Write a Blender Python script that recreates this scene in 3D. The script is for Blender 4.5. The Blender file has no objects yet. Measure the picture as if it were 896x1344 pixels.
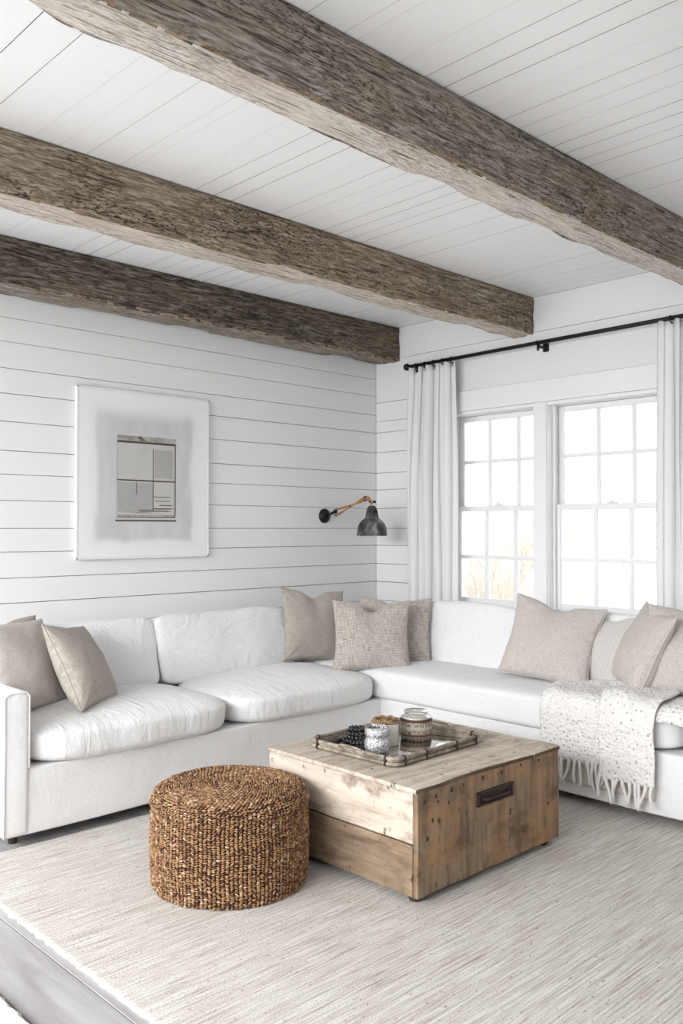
import bpy, bmesh, math, random
from mathutils import Vector, Matrix, Euler, noise
random.seed(7)
PI = math.pi
SC = bpy.context.scene
COL = SC.collection

# ------------------------------------------------------------------ camera
F = 1144.0
yaw = math.atan((1640-448)/F); pit = math.atan(21/F)
fw = Vector((math.cos(yaw)*math.cos(pit), math.sin(yaw)*math.cos(pit), math.sin(pit)))
rt = Vector((math.sin(yaw), -math.cos(yaw), 0)); up = rt.cross(fw)
cam = bpy.data.objects.new('camera', bpy.data.cameras.new('camera'))
COL.objects.link(cam)
cam.matrix_world = Matrix(((rt.x, up.x, -fw.x, 0), (rt.y, up.y, -fw.y, 0), (rt.z, up.z, -fw.z, 1.36), (0, 0, 0, 1)))
cam.data.sensor_fit = 'HORIZONTAL'; cam.data.sensor_width = 36; cam.data.lens = 36*F/896
cam.data.clip_start = 0.05; cam.data.clip_end = 300
SC.camera = cam

# ------------------------------------------------------------------ world, lights, exposure
w = bpy.data.worlds.new('world'); SC.world = w; w.use_nodes = True
bg = w.node_tree.nodes['Background']; bg.inputs[0].default_value = (0.95, 0.972, 1.0, 1); bg.inputs[1].default_value = 2.3

def area(name, loc, target, sx, sy, power, col=(1, 1, 1)):
    l = bpy.data.lights.new(name, 'AREA'); l.shape = 'RECTANGLE'; l.size = sx; l.size_y = sy; l.energy = power; l.color = col
    o = bpy.data.objects.new(name, l); COL.objects.link(o); o.location = loc
    o.rotation_euler = (Vector(target)-Vector(loc)).to_track_quat('-Z', 'Y').to_euler()
    return o
# daylight through the pictured window and through the glazed side of the room behind / left of the camera
pl = area('daylight_portal', (4.97, 3.1, 1.48), (2.6, 3.1, 1.48), 1.62, 1.36, 1, (1, 1, 1)); pl.data.cycles.is_portal = True
area('daylight_from_side_windows', (-3.0, 2.2, 2.7), (1.6, 2.5, 0.0), 4.4, 1.6, 400, (0.975, 0.985, 1.0))

SC.view_settings.view_transform = 'Standard'; SC.view_settings.look = 'None'
SC.view_settings.gamma = 1.0; SC.view_settings.use_curve_mapping = False
SC.view_settings.exposure = 0.36

# ------------------------------------------------------------------ material helpers
class NT:
    def __init__(s, name, rough=0.6, spec=0.3):
        s.m = bpy.data.materials.new(name); s.m.use_nodes = True
        s.t = s.m.node_tree; s.b = s.t.nodes['Principled BSDF']; s.out = s.t.nodes['Material Output']
        s.b.inputs['Roughness'].default_value = rough; s.b.inputs['Specular IOR Level'].default_value = spec
        s.tc = s.n('ShaderNodeTexCoord')
    def n(s, typ, **kw):
        nd = s.t.nodes.new(typ)
        for k, v in kw.items(): setattr(nd, k, v)
        return nd
    def l(s, a, b): s.t.links.new(a, b)
    def map(s, scale=(1, 1, 1), loc=(0, 0, 0), rot=(0, 0, 0), src='Object'):
        m = s.n('ShaderNodeMapping'); m.inputs['Scale'].default_value = scale; m.inputs['Location'].default_value = loc; m.inputs['Rotation'].default_value = rot
        s.l(s.tc.outputs[src], m.inputs[0]); return m.outputs[0]
    def noise(s, vec, scale=5, detail=5, rough=0.55, dist=0):
        n = s.n('ShaderNodeTexNoise'); n.inputs['Scale'].default_value = scale; n.inputs['Detail'].default_value = detail
        n.inputs['Roughness'].default_value = rough; n.inputs['Distortion'].default_value = dist
        s.l(vec, n.inputs['Vector']); return n.outputs['Fac']
    def ramp(s, fac, stops):
        r = s.n('ShaderNodeValToRGB'); e = r.color_ramp.elements
        while len(e) < len(stops): e.new(0.5)
        for i, (p, c) in enumerate(stops):
            e[i].position = p; e[i].color = (c, c, c, 1) if isinstance(c, (int, float)) else (*c, 1)
        s.l(fac, r.inputs[0]); return r.outputs[0]
    def mix(s, fac, a, b, mode='MIX'):
        m = s.n('ShaderNodeMix', data_type='RGBA', blend_type=mode)
        for sock, v in ((m.inputs[0], fac), (m.inputs[6], a), (m.inputs[7], b)):
            if hasattr(v, 'links') or isinstance(v, bpy.types.NodeSocket): s.l(v, sock)
            elif isinstance(v, (int, float)): sock.default_value = v if sock.type == 'VALUE' else (v, v, v, 1)
            else: sock.default_value = (*v, 1)
        return m.outputs[2]
    def math(s, op, a, b=None):
        m = s.n('ShaderNodeMath', operation=op)
        for i, v in enumerate((a, b)):
            if v is None: continue
            if isinstance(v, (int, float)): m.inputs[i].default_value = v
            else: s.l(v, m.inputs[i])
        return m.outputs[0]
    def col(s, c):
        if isinstance(c, tuple): s.b.inputs['Base Color'].default_value = (*c, 1)
        else: s.l(c, s.b.inputs['Base Color'])
    def bump(s, h, strength=0.4, dist=0.01):
        b = s.n('ShaderNodeBump'); b.inputs['Strength'].default_value = strength; b.inputs['Distance'].default_value = dist
        s.l(h, b.inputs['Height']); s.l(b.outputs[0], s.b.inputs['Normal'])

def plain(name, c, rough=0.5, metal=0.0, spec=0.4, bump=0.0, bs=60):
    k = NT(name, rough, spec); k.b.inputs['Metallic'].default_value = metal
    n = k.noise(k.map(), bs, 4)
    k.col(k.mix(k.ramp(n, [(0.3, 0.0), (0.7, 1.0)]), tuple(x*0.93 for x in c), c))
    if bump: k.bump(n, bump, 0.004)
    return k.m

def paint(name, c, stretch):
    k = NT(name, 0.45, 0.35)
    n = k.noise(k.map(stretch), 3, 6, 0.6); k.col(k.mix(n, tuple(x*0.97 for x in c), c))
    k.bump(k.noise(k.map(stretch), 14, 5, 0.6), 0.12, 0.004); return k.m

M = {}
M['wall'] = paint('white_painted_board', (0.85, 0.85, 0.845), (1, 1, 6))
M['ceil'] = paint('white_painted_ceiling_board', (0.93, 0.93, 0.925), (6, 1, 1))
M['trim'] = paint('white_satin_trim', (0.89, 0.892, 0.895), (2, 2, 2))
M['gap'] = plain('board_gap', (0.16, 0.15, 0.14), 0.9)
M['iron'] = plain('black_wrought_iron', (0.018, 0.017, 0.018), 0.42, 0.6, 0.5, 0.3)

def floor_mat():
    k = NT('whitewashed_floor_plank', 0.42, 0.4)
    v = k.map((5, 0.5, 1)); a = k.noise(v, 3, 8, 0.6, 0.6)
    c = k.ramp(a, [(0.25, (0.25, 0.24, 0.235)), (0.5, (0.34, 0.33, 0.325)), (0.75, (0.44, 0.435, 0.43))])
    kn = k.noise(k.map((2.2, 1.2, 1)), 4, 3); kd = k.ramp(kn, [(0.70, 0), (0.76, 1)])
    k.col(k.mix(k.math('MULTIPLY', kd, 0.5), c, (0.2, 0.17, 0.15))); k.bump(a, 0.25, 0.004); return k.m
M['floor'] = floor_mat()

def beam_mat(name, dark, mid, light, flecks, seed, patch=0.0):
    k = NT(name, 0.85, 0.15)
    v = k.map((3.2, 26, 26), (seed, seed*2, 0))
    g = k.noise(v, 3.2, 10, 0.68, 0.7)
    base = k.ramp(g, [(0.32, dark), (0.47, mid), (0.62, light), (0.8, tuple(min(1, x*1.25) for x in light))])
    t = k.noise(k.map((0.8, 2.5, 2.5), (seed, 3, 1)), 2.4, 5, 0.6)
    base = k.mix(k.ramp(t, [(0.48, 0.0), (0.75, 0.45)]), base, (0.30, 0.205, 0.13))
    f = k.noise(k.map((15, 62, 62), (seed, 0, 5)), 3.0, 5, 0.6)
    fm = k.noise(k.map((1.4, 3, 3), (seed, 9, 5)), 1.8, 4)
    fl = k.math('MULTIPLY', k.ramp(f, [(0.53, 0), (0.60, 1)]), k.ramp(fm, [(0.35, 0.1), (0.6, 1)]))
    base = k.mix(k.math('MULTIPLY', fl, flecks), base, (0.045, 0.033, 0.025))
    cr = k.noise(k.map((1.3, 42, 42), (seed, 0, 5)), 3.0, 4, 0.55, 0.3)
    crm = k.ramp(cr, [(0.33, 1), (0.40, 0)])
    base = k.mix(k.math('MULTIPLY', crm, 0.75), base, (0.04, 0.03, 0.025))
    if patch:
        p = k.noise(k.map((1.1, 3, 3), (seed+4, 2, 5)), 1.7, 6, 0.7)
        base = k.mix(k.math('MULTIPLY', k.ramp(p, [(0.56, 0), (0.68, 1)]), patch), base, (0.38, 0.35, 0.31))
    k.col(base)
    h = k.math('SUBTRACT', g, k.math('ADD', k.math('MULTIPLY', fl, 0.5), crm)); k.bump(h, 0.8, 0.010); return k.m
M['beam1'] = beam_mat('weathered_grey_beam_wood', (0.10, 0.083, 0.068), (0.30, 0.26, 0.22), (0.52, 0.47, 0.41), 0.8, 1.3)
M['beam2'] = beam_mat('weathered_brown_beam_wood', (0.08, 0.062, 0.046), (0.27, 0.215, 0.155), (0.52, 0.44, 0.345), 1.0, 4.1)
M['beam3'] = beam_mat('weathered_dark_beam_wood', (0.03, 0.025, 0.021), (0.105, 0.086, 0.07), (0.29, 0.25, 0.205), 0.8, 8.7, 0.8)

M['under1'] = beam_mat('pale_underside_bounce_light', (0.46, 0.38, 0.32), (0.74, 0.67, 0.60), (0.84, 0.79, 0.73), 0.3, 2.7)  # underside woods lightened: light bounced up from the floor is put into the colour
M['under2'] = beam_mat('tan_underside_bounce_light', (0.40, 0.32, 0.25), (0.67, 0.59, 0.51), (0.80, 0.73, 0.65), 0.35, 5.2)
M['under3'] = beam_mat('grey_underside_bounce_light', (0.12, 0.10, 0.08), (0.30, 0.26, 0.22), (0.52, 0.47, 0.41), 0.6, 6.2)
M['arris'] = beam_mat('orange_brown_arris', (0.13, 0.085, 0.05), (0.36, 0.26, 0.175), (0.52, 0.41, 0.31), 0.4, 7.2)

def fabric(name, c, weave=260, wr=0.5, wstretch=(1, 1, 1), flecks=None, c2=None, wscale=5, weave_b=0.25, uv=None):
    k = NT(name, 0.95, 0.05)
    k.b.inputs['Sheen Weight'].default_value = 0.15
    v = k.map((1, 1, 1))
    a = k.noise(k.map((0.35, 1, 1)), weave, 2, 0.5); b = k.noise(k.map((1, 1, 0.35)), weave, 2, 0.5)
    if uv:
        a = k.noise(k.map((uv*0.10, uv, 1), src='UV'), 1.0, 3, 0.6); b = k.noise(k.map((uv, uv*0.10, 1), (5, 3, 0), src='UV'), 1.0, 3, 0.6)
    ab = k.math('ADD', a, b)
    big = k.noise(v, 2.5, 4)
    base = k.mix(k.ramp(k.math('MULTIPLY', ab, 0.5), [(0.38, 0.0), (0.56, 1.0)]), c2 or tuple(x*0.92 for x in c), c)
    base = k.mix(k.math('MULTIPLY', big, 0.12), base, tuple(x*0.85 for x in c))
    if flecks:
        f = k.noise(k.map((40, 110, 1), src='UV'), 1.0, 2, 0.5)
        f2 = k.noise(k.map((110, 40, 1), (3, 1, 2), src='UV'), 1.0, 2, 0.5)
        base = k.mix(k.math('MULTIPLY', k.ramp(f, [(0.68, 0), (0.72, 1)]), 0.8), base, flecks)
        base = k.mix(k.math('MULTIPLY', k.ramp(f2, [(0.68, 0), (0.73, 1)]), 0.5), base, flecks)
    k.col(base)
    wn = k.noise(k.map(wstretch), wscale, 5, 0.55, 1.2)
    h = k.math('ADD', k.math('MULTIPLY', wn, 1.0*wr), k.math('MULTIPLY', ab, 0.035*weave_b*4)); k.bump(h, 0.7, 0.03); return k.m
M['linen_white'] = fabric('white_linen_slipcover', (0.82, 0.815, 0.81), 240, 0.35, (1.2, 1.2, 1.2))
M['seat_left'] = fabric('white_linen_seat', (0.82, 0.815, 0.81), 240, 0.55, (5, 1.5, 1.5), wscale=2.6)
M['back_left'] = fabric('white_linen_back', (0.83, 0.828, 0.83), 240, 0.8, (2.2, 2.2, 3), wscale=3)
M['seat_right'] = fabric('white_linen_bench', (0.83, 0.828, 0.83), 240, 0.5, (1.2, 1, 1.2), wscale=3.5)
M['pil'] = fabric('natural_linen_taupe', (0.47, 0.43, 0.385), 300, 0.22, (1.5, 1.5, 1.5), None, (0.33, 0.29, 0.25), weave_b=0.8, uv=130)
M['pil_fleck'] = fabric('natural_linen_flecked', (0.61, 0.565, 0.53), 260, 0.22, (1.5, 1.5, 1.5), (0.20, 0.15, 0.12), (0.46, 0.415, 0.38), weave_b=0.8, uv=120)
M['pil_coarse'] = fabric('natural_linen_coarse', (0.58, 0.54, 0.49), 130, 0.2, (1.5, 1.5, 1.5), (0.27, 0.22, 0.19), (0.30, 0.255, 0.22), weave_b=1.5, uv=75)
M['pil_light'] = fabric('natural_linen_pale', (0.64, 0.61, 0.58), 260, 0.2, (1.5, 1.5, 1.5), None, (0.52, 0.49, 0.46), weave_b=0.6, uv=130)
M['welt'] = plain('white_piping', (0.78, 0.775, 0.77), 0.9)

def curtain_mat():
    k = NT('white_linen_curtain', 0.95, 0.05); k.col((0.94, 0.94, 0.935))
    tr = k.n('ShaderNodeBsdfTranslucent'); tr.inputs[0].default_value = (0.85, 0.85, 0.86, 1)
    mx = k.n('ShaderNodeMixShader'); mx.inputs[0].default_value = 0.2
    k.l(k.b.outputs[0], mx.inputs[1]); k.l(tr.outputs[0], mx.inputs[2]); k.l(mx.outputs[0], k.out.inputs[0])
    k.bump(k.noise(k.map((1, 1, 0.3)), 200, 2), 0.15, 0.002); return k.m
M['curtain'] = curtain_mat()

def rug_mat():
    k = NT('woven_wool_rug', 0.97, 0.03)
    st = k.noise(k.map((1.3, 42, 1)), 3, 6, 0.68, 0.3)
    c = k.ramp(st, [(0.30, (0.27, 0.22, 0.185)), (0.46, (0.56, 0.52, 0.475)), (0.63, (0.77, 0.745, 0.715))])
    fl = k.noise(k.map((15, 34, 1)), 2.6, 2); c = k.mix(k.math('MULTIPLY', k.ramp(fl, [(0.65, 0), (0.70, 1)]), 0.9), c, (0.27, 0.19, 0.15))
    fs = k.noise(k.map((3, 60, 1), (4, 3, 0)), 2.6, 3); c = k.mix(k.math('MULTIPLY', k.ramp(fs, [(0.60, 0), (0.70, 1)]), 0.55), c, (0.42, 0.33, 0.28))
    big = k.noise(k.map((0.7, 1.1, 1)), 1.6, 3); c = k.mix(k.math('MULTIPLY', big, 0.25), c, (0.72, 0.69, 0.65))
    k.col(c)
    h = k.math('ADD', k.noise(k.map((28, 70, 1)), 4, 3), k.math('MULTIPLY', st, 0.9)); k.bump(h, 0.75, 0.008); return k.m
M['rug'] = rug_mat()
M['shag'] = plain('cream_shag', (0.82, 0.80, 0.77), 0.98, 0, 0.03, 0.9, 90)

def chest_mat(name, axis, c1, c2, c3, stain, seed, orange=0.0):
    k = NT(name, 0.72, 0.2)
    sc = [7, 7, 7]; sc[axis] = 0.8
    g = k.noise(k.map(tuple(sc), (seed, seed, 1)), 3.2, 9, 0.65, 0.5)
    c = k.ramp(g, [(0.28, c1), (0.5, c2), (0.72, c3)])
    if orange:
        o = k.noise(k.map((1.6, 1.6, 2.2), (seed+2, 5, 1)), 2.2, 4); c = k.mix(k.math('MULTIPLY', k.ramp(o, [(0.45, 0), (0.65, 1)]), orange), c, (0.40, 0.22, 0.10))
    s1 = k.noise(k.map((2.2, 2.2, 3), (seed, 7, 2)), 2.3, 7, 0.68); c = k.mix(k.math('MULTIPLY', k.ramp(s1, [(0.50, 0), (0.68, 1)]), stain), c, (0.115, 0.07, 0.042))
    s2 = k.noise(k.map((6, 6, 4), (seed, 1, 9)), 4.2, 4, 0.6); c = k.mix(k.math('MULTIPLY', k.ramp(s2, [(0.63, 0), (0.70, 1)]), 0.85), c, (0.05, 0.03, 0.02))
    k.col(c); k.bump(k.math('SUBTRACT', g, k.math('MULTIPLY', k.ramp(s2, [(0.655, 0), (0.72, 1)]), 0.5)), 0.45, 0.005); return k.m
M['chest_top'] = chest_mat('pale_worn_chest_top', 0, (0.30, 0.23, 0.17), (0.55, 0.475, 0.39), (0.72, 0.65, 0.57), 0.45, 2.0)
M['chest_upper'] = chest_mat('pale_chest_board', 1, (0.32, 0.25, 0.19), (0.56, 0.475, 0.39), (0.70, 0.62, 0.53), 0.85, 6.2)
M['chest_lower'] = chest_mat('brown_chest_board', 1, (0.10, 0.066, 0.043), (0.245, 0.178, 0.12), (0.39, 0.295, 0.205), 0.7, 3.1, 0.2)
M['chest_side'] = chest_mat('stained_chest_end', 2, (0.08, 0.052, 0.034), (0.235, 0.17, 0.112), (0.345, 0.265, 0.185), 0.95, 5.3, 0.7)
M['chest_edge'] = chest_mat('dark_top_edge', 0, (0.05, 0.032, 0.022), (0.11, 0.075, 0.052), (0.22, 0.16, 0.12), 0.6, 2.2)
M['rust'] = plain('rusty_dark_iron', (0.055, 0.035, 0.03), 0.6, 0.5, 0.4, 0.6)
M['dark_foot'] = plain('dark_stained_foot', (0.05, 0.035, 0.025), 0.7)

# ------------------------------------------------------------------ mesh helpers
def tag(o, label=None, cat=None, group=None, kind=None):
    if label: o['label'] = label
    if cat: o['category'] = cat
    if group: o['group'] = group
    if kind: o['kind'] = kind
    return o
def link(name, bm, mat, parent=None, smooth=True, recalc=True):
    if recalc: bmesh.ops.recalc_face_normals(bm, faces=bm.faces)
    me = bpy.data.meshes.new(name); bm.to_mesh(me); bm.free()
    for mt in (mat if isinstance(mat, list) else [mat]): me.materials.append(mt)
    if smooth:
        for p in me.polygons: p.use_smooth = True
    o = bpy.data.objects.new(name, me); COL.objects.link(o)
    if parent: o.parent = parent
    return o
def empty(name, loc=(0, 0, 0), rz=0):
    o = bpy.data.objects.new(name, None); COL.objects.link(o); o.location = loc; o.rotation_euler = (0, 0, rz); o.empty_display_size = 0.1
    return o
def box(bm, x0, x1, y0, y1, z0, z1, bev=0.0, seg=2, mat=0):
    r = bmesh.ops.create_cube(bm, size=1.0); vs = r['verts']
    for v in vs: v.co = Vector(((x0+x1)/2+v.co.x*(x1-x0), (y0+y1)/2+v.co.y*(y1-y0), (z0+z1)/2+v.co.z*(z1-z0)))
    fs = set(f for v in vs for f in v.link_faces)
    for f in fs: f.material_index = mat
    if bev:
        es = set(e for v in vs for e in v.link_edges)
        bmesh.ops.bevel(bm, geom=list(es), offset=bev, segments=seg, affect='EDGES', profile=0.5, material=-1)
    return vs
def mbox(name, dims, mat, parent=None, bev=0.003, smooth=False):
    bm = bmesh.new(); box(bm, *dims, bev=bev); return link(name, bm, mat, parent, smooth)
def tube(bm, pts, rad, n=8, cap=True, closed=False, mat=0, jitter=0):
    pts = [Vector(p) for p in pts]; rads = rad if isinstance(rad, (list, tuple)) else [rad]*len(pts)
    rings = []; prev = None; N = len(pts)
    for i, p in enumerate(pts):
        if closed: d = (pts[(i+1) % N]-pts[i-1])
        else: d = pts[min(i+1, N-1)]-pts[max(i-1, 0)]
        d.normalize()
        if prev is None:
            a = Vector((0, 0, 1)) if abs(d.z) < 0.9 else Vector((1, 0, 0)); u = d.cross(a).normalized()
        else:
            u = (prev-d*prev.dot(d)).normalized()
        prev = u; v = d.cross(u)
        rings.append([bm.verts.new(p+(u*math.cos(2*PI*k/n)+v*math.sin(2*PI*k/n))*rads[i]) for k in range(n)])
    M_ = N if closed else N-1
    for i in range(M_):
        a, b = rings[i], rings[(i+1) % N]
        for k in range(n):
            f = bm.faces.new((a[k], a[(k+1) % n], b[(k+1) % n], b[k])); f.material_index = mat
    if cap and not closed:
        f = bm.faces.new(rings[0][::-1]); f.material_index = mat; f = bm.faces.new(rings[-1]); f.material_index = mat
def lathe(bm, prof, n=32, c=(0, 0, 0), mat=0, caps=True):
    rings = []
    for r, z in prof: rings.append([bm.verts.new((c[0]+r*math.cos(2*PI*k/n), c[1]+r*math.sin(2*PI*k/n), c[2]+z)) for k in range(n)])
    for a, b in zip(rings, rings[1:]):
        for k in range(n):
            f = bm.faces.new((a[k], a[(k+1) % n], b[(k+1) % n], b[k])); f.material_index = mat
    if caps:
        f = bm.faces.new(rings[0][::-1]); f.material_index = mat; f = bm.faces.new(rings[-1]); f.material_index = mat
    return rings
def xform(bm, mat, verts=None):
    for v in (verts or bm.verts): v.co = mat @ v.co

# soft box: superellipsoid-like cushion with crown, centred at origin
def softbox(bm, sx, sy, sz, n=6.0, crown=0.12, seg=26, wob=0.006, seed=0.0, rn=None):
    r = bmesh.ops.create_cube(bm, size=2.0)
    bmesh.ops.subdivide_edges(bm, edges=list(bm.edges), cuts=seg, use_grid_fill=True)
    for v in bm.verts:
        x, y, z = v.co
        # spread sample density to the rims
        x, y, z = (math.sin(t*PI/2)*0.75+t*0.25 for t in (x, y, z))
        d = (abs(x)**n+abs(y)**n+abs(z)**n)**(1/n); m = max(abs(x), abs(y), abs(z))
        s = m/d if d else 1
        x, y, z = x*s, y*s, z*s
        cz = 1+crown*(1-x*x)*(1-y*y)
        p = Vector((x*sx/2, y*sy/2, z*sz/2*cz))
        k = noise.noise(Vector((p.x*4+seed, p.y*4, p.z*4)))*wob + noise.noise(Vector((p.x*11+seed, p.y*11, p.z*11)))*wob*0.35
        v.co = p+p.normalized()*k

# throw pillow: local x = width, z = height, y = thickness (front -y), origin at bottom centre
def pillow(name, w_, h_, t_, loc, rz, lean, roll, mat, chop=0.0, seed=0.0, label='', cat='pillow', group=None, sag=0.0):
    bm = bmesh.new(); N = 44; g = {}; uvl = bm.loops.layers.uv.new('UVMap'); UV = {}
    for side in (-1, 1):
        for i in range(N+1):
            for j in range(N+1):
                if side == 1 and (i in (0, N) or j in (0, N)): g[(side, i, j)] = g[(-1, i, j)]; continue
                u = -math.cos(PI*i/N)*0.55+(2*i/N-1)*0.45; v = -math.cos(PI*j/N)*0.55+(2*j/N-1)*0.45
                eu = 1-0.10*(1-v*v); ev = 1-0.10*(1-u*u)
                x = u*eu*w_/2; z = v*ev*h_/2
                th = max(0.0, (1-u**2))**0.42*max(0.0, (1-v**2))**0.42
                th *= 1-0.22*max(0, v)
                if chop:
                    c = math.exp(-(u/0.30)**2)*max(0, (v+0.3)/1.3)**2
                    z -= chop*c; th *= 1-0.55*c
                if sag: z -= sag*(1-v*v)*0.3
                y = side*t_/2*th
                q = Vector((x*6+seed*3.1, y*6, z*6+seed))
                nn = noise.noise(q)*0.012+noise.noise(q*2.6)*0.005
                edge = min(1, th*1.5)
                # radiating creases from the corners
                cr = 0
                for cx, cz in ((-1, -1), (1, -1), (-1, 1), (1, 1)):
                    dd = math.hypot(u-cx, v-cz); an = math.atan2(v-cz, u-cx)
                    cr += math.sin(an*9+seed*5+cx*2+cz)*math.exp(-(dd/0.45)**2)*0.006
                y += side*(nn+cr)*edge
                x += noise.noise(Vector((z*7, seed, 2)))*0.008; z += noise.noise(Vector((x*7, seed, 5)))*0.008
                g[(side, i, j)] = bm.verts.new((x, y, z+h_/2)); UV[g[(side, i, j)]] = (u*w_*0.5+seed, v*h_*0.5)
    for side in (-1, 1):
        for i in range(N):
            for j in range(N):
                q = [g[(side, i, j)], g[(side, i+1, j)], g[(side, i+1, j+1)], g[(side, i, j+1)]]
                try:
                    f = bm.faces.new(q if side == -1 else q[::-1])
                    for lp in f.loops: lp[uvl].uv = Vector(UV[lp.vert])*2.2
                except ValueError: pass
    edge = [g[(-1, i, 0)] for i in range(N)]+[g[(-1, N, j)] for j in range(N)]+[g[(-1, i, N)] for i in range(N, 0, -1)]+[g[(-1, 0, j)] for j in range(N, 0, -1)]
    pts = [v.co.copy() for v in edge]
    R_ = Euler((-lean, roll, 0), 'XYZ').to_matrix().to_4x4()
    Rz = Matrix.Rotation(rz, 4, 'Z')
    xform(bm, Rz @ R_)
    o = link(name, bm, mat); 
    b2 = bmesh.new(); tube(b2, pts, 0.0035, 6, closed=True); xform(b2, Rz @ R_); s_ = link('seam', b2, mat, o)
    zmin = min(v.co.z for v in o.data.vertices)
    o.location = (loc[0], loc[1], loc[2]-zmin)
    tag(o, label, cat, group)
    return o

# ------------------------------------------------------------------ room shell
YW, XW, ZC = 4.598, 4.776, 2.848
XB, YB = -1.4, -2.2
fl = bmesh.new(); x = XB; i = 0
while x < XW+0.1:
    wd = 0.205
    yy = YB-random.random()*1.5
    while yy < YW:
        ln = 2.2+random.random()*1.2
        box(fl, x+0.0015, x+wd-0.0015, max(yy, YB)+0.001, min(yy+ln, YW+0.1)-0.001, -0.02, 0.0, 0.002, 1); yy += ln
    x += wd
o = link('floor', fl, M['floor'], smooth=False); tag(o, kind='structure')
o = mbox('trim_1', (XB, XW+0.1, YB, YW+0.1, -0.08, -0.021), M['gap'], bev=0); tag(o, kind='structure')

ZL = [0.0, 0.14, 0.28, 0.415, 0.545, 0.68, 0.815, 0.955, 1.09, 1.23, 1.358, 1.507, 1.647, 1.774, 1.93, 2.08, 2.216, 2.359, 2.489, 2.625, ZC]
def boards_z(bm, segs_fn, zl, plane):
    random.seed(3)
    for a, b in zip(zl, zl[1:]):
        g = random.choice((0.0018, 0.0026, 0.0032, 0.0022))
        for (s0, s1) in segs_fn(a, b):
            if plane == 'Y': box(bm, s0, s1, YW, YW+0.018, a+g, b-0.0005, 0.0012, 1)
            else: box(bm, XW, XW+0.018, s0, s1, a+g, b-0.0005, 0.0012, 1)
bm = bmesh.new(); boards_z(bm, lambda a, b: [(XB, XW)], ZL, 'Y')
box(bm, XB, XW+0.12, YW+0.019, YW+0.12, 0, ZC, mat=1)
o = link('wall_left', bm, [M['wall'], M['gap']], smooth=False); tag(o, kind='structure')

WY0, WY1, WYM0, WYM1, WZ0, WZ1 = 2.28, 3.91, 3.10, 3.155, 0.80, 2.165
bm = bmesh.new()
zl = [z for z in ZL if z < 2.17]
def segs(a, b):
    if b <= WZ0+0.02: return [(YB, YW-0.001)]
    return [(YB, WY0), (WY1, YW-0.001)]
boards_z(bm, segs, zl+[2.165], 'X')
for a, b in ((2.165, 2.307), (2.307, 2.622), (2.622, ZC)):
    box(bm, XW, XW+0.018, YB, YW-0.001, a+0.002, b-0.0005, 0.0012, 1)
for d in ((XW+0.019, XW+0.14, YB, WY0, 0, ZC), (XW+0.019, XW+0.14, WY1, YW+0.1, 0, ZC), (XW+0.019, XW+0.14, WY0, WY1, 0, WZ0), (XW+0.019, XW+0.14, WY0, WY1, WZ1, ZC)):
    box(bm, *d, mat=1)
o = link('wall_right', bm, [M['wall'], M['gap']], smooth=False); tag(o, kind='structure')

# ceiling: boards run along Y
XL = [XB, -1.1, -0.8, -0.5, -0.2, 0.1, 0.4, 0.62, 0.8, 0.97, 1.10, 1.235, 1.43, 1.54, 1.652, 1.80, 1.855, 2.042, 2.17, 2.27, 2.364, 2.49, 2.607, 2.708, 2.813, 2.93, 3.02, 3.116, 3.2, 3.304, 3.4, 3.51, 3.60, 3.69, 3.78, 3.89, 4.0, 4.11, 4.22, 4.33, 4.44, 4.55, 4.66, XW]
bm = bmesh.new(); random.seed(11)
for a, b in zip(XL, XL[1:]):
    g = random.choice((0.0001, 0.0002, 0.0005, 0.0010, 0.0018, 0.0024))
    box(bm, a+g, b-0.0004, YB, YW, ZC, ZC+0.018)
bm.normal_update()
for f in bm.faces:
    if abs(f.normal.x) > 0.5: f.material_index = 1
box(bm, XB, XW+0.14, YB, YW+0.12, ZC+0.019, ZC+0.12, mat=1)
o = link('ceiling', bm, [M['ceil'], M['gap']], smooth=False); tag(o, kind='structure')
o = mbox('wall_back_light_block', (XB, XW+0.12, YB-0.12, YB, 0, ZC), M['wall']); tag(o, kind='structure')  # unseen wall, added to cut light from behind the camera
bm = bmesh.new(); box(bm, XB-0.12, XB, YB, -0.4, 0, ZC); box(bm, XB-0.12, XB, -0.4, YW, 2.35, ZC)  # unseen side wall and header, added to limit light entering from the left
o = link('wall_side_light_block', bm, M['wall'], smooth=False); tag(o, kind='structure')
o = mbox('baseboard_left', (XB, XW, YW-0.015, YW, 0, 0.13), M['trim']); tag(o, kind='structure')
o = mbox('baseboard_right', (XW-0.015, XW, YB, YW-0.016, 0, 0.13), M['trim']); tag(o, kind='structure')

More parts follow.
